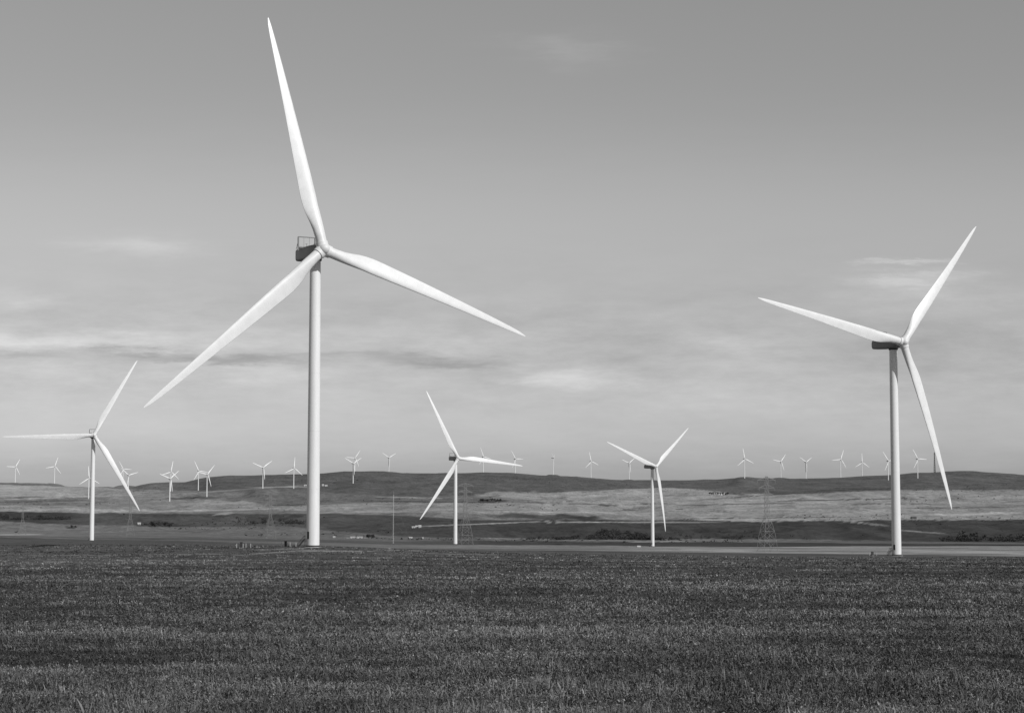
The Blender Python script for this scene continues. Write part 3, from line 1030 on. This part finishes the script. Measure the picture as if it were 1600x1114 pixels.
def make_tree(kind, seed):
    rg = np.random.default_rng(seed)
    root = thing('tree', 'x', 'tree')
    tr = MB(); H = 7.0
    tr.cyl([(.32, -1), (.24, 1.2), (.16, 3), (.06, 5.2)], 7)
    for k in range(6):
        a = rg.random() * 6.28; z = 1.2 + k * .5
        tr.bar((0, 0, z), (math.cos(a) * 1.9, math.sin(a) * 1.9, z + 1.5), .07)
    tr.build('trunk', M_TRUNK, root)
    cr = MB()
    for k in range(9):
        a = rg.random() * 6.28; r = rg.random() * 1.7
        leaf_cloud(cr, math.cos(a) * r, math.sin(a) * r, 2.4 + rg.random() * 3.2, 1.5, 1.5, 1.25, 70, .34, rg)
    cr.build('crown', M_LEAF, root)
    return root


protos = [make_tree(0, s) for s in (1, 2, 3)]
used = [False] * 3
TREES = [  # column range, row, distance, count, scale, group, label
    ((748, 783), 784, 4750, 16, 1.3, 'trees in the dark clump right of the central turbine', 'dark tree in the small clump on the road line right of the central turbine'),
    ((1108, 1140), 773, 5300, 11, 1.2, 'trees round the farmyard on the pale slope', 'dark tree round the white farmyard buildings on the pale slope'),
    ((573, 584), 841, 2480, 6, 1.0, 'trees of the clump beside the long pale sheds', 'dark tree in the clump at the right end of the long pale sheds'),
    ((228, 268), 823, 2900, 22, 1.3, 'trees of the scrub patch in the left valley', 'dark tree in the scrub patch right of the small white shed in the left valley'),
    ((112, 122), 825, 2800, 3, .8, 'trees in the left valley beside the left turbine tower', 'small dark tree just left of the left mid distance turbine tower in the valley'),
]
for (x0, x1), y, D0, n, sc, grp, lab in TREES:
    for i in range(n):
        k = random.randrange(3)
        if not used[k]:
            o = protos[k]; used[k] = True
        else:
            o = copy_tree(protos[k])
        px = x0 + (x1 - x0) * (i + random.random()) / n
        x, D, z = ground_at(px, y + random.uniform(-.7, .7), D0)
        o.location = (x, D, z)
        s = sc * random.uniform(.6, 1.25)
        o.scale = (s * 1.2, s * 1.2, s); o.rotation_euler = (0, 0, random.random() * 6.28)
        o['label'] = lab; o['group'] = grp; o['category'] = 'tree'


def scrub_belt(name, x0, x1, y0, y1, D0, n, hmin, hmax, label, seed):
    rg = np.random.default_rng(seed)
    mb = MB()
    for i in range(n):
        px = x0 + (x1 - x0) * rg.random()
        if vnoise(np.array([px / 16.0]), np.array([3.3]), seed)[0] < -.12 and rg.random() < .8:
            continue
        e = min(1.0, min(px - x0, x1 - px) / (.18 * (x1 - x0)) + .1) if 5 < x0 and x1 < 1595 else 1.0
        up = .5 + 1.3 * vnoise(np.array([px / 9.0]), np.array([7.7]), seed)[0]
        x, D, z = ground_at(px, y1 - (y1 - y0) * rg.random() ** 1.3 * e * np.clip(up, .1, 1), D0)
        h = (hmin + (hmax - hmin) * rg.random() ** 2.5) * (.5 + .5 * e) * np.clip(.6 + up * .6, .5, 1.2)
        leaf_cloud(mb, x, D, z + h * .42, h * .75, h * .75, h * .55, 26, h * .13, rg)
    o = mb.build(name, M_SCRUB)
    o['kind'] = 'stuff'; o['label'] = label; o['category'] = 'scrub'
    return o


scrub_belt('scrub', 822, 1062, 837, 843, 2560, 700, 3.5, 9, 'belt of dark scrub along the foot of the coulee slope in the valley centre', 5)
scrub_belt('scrub', 920, 1004, 826, 838, 2850, 200, 3.0, 8, 'dark scrub climbing the coulee slope left of the Y shaped turbine', 6)
scrub_belt('scrub', 1472, 1600, 836, 846, 2480, 520, 4, 11, 'belt of dark trees and scrub at the lower right valley edge', 8)
scrub_belt('scrub', 1030, 1200, 826, 843, 2650, 260, 2, 5, 'scattered low scrub on the dark coulee slope left of the tall pylon', 9)
scrub_belt('scrub', 350, 475, 808, 819, 3300, 300, 3, 7, 'dark scrub in the gullies left of the nearest turbine tower', 10)
scrub_belt('scrub', 0, 110, 803, 812, 3500, 420, 3, 7, 'dark scrub on the shaded bank at the left edge of the valley', 12)


def scattered(n, seed):
    """low bushes dotted over the pastures and gullies, thick in places"""
    rg = np.random.default_rng(seed)
    px = rg.uniform(-20, 1620, n * 6); D = np.exp(rg.uniform(math.log(2500), math.log(6300), n * 6))
    X = (px - 800) / F * D
    w = vnoise(X / 260, D / 420, 61) + .6 * vnoise(X / 60, D / 130, 62)
    k = np.argsort(-w + rg.random(len(w)) * .25)[:n]
    X, D = X[k], D[k]; Z = height(X, D)
    mb = MB()
    for x, y, z in zip(X, D, Z):
        h = 1.0 + 2.6 * rg.random() ** 3
        leaf_cloud(mb, x, y, z + h * .3, h * 1.1, h * 1.1, h * .5, 9, h * .3, rg)
    o = mb.build('scrub', M_SCRUB)
    o['kind'] = 'stuff'; o['label'] = 'low dark bushes dotted over the far pastures and gullies'; o['category'] = 'scrub'


scattered(1500, 77)
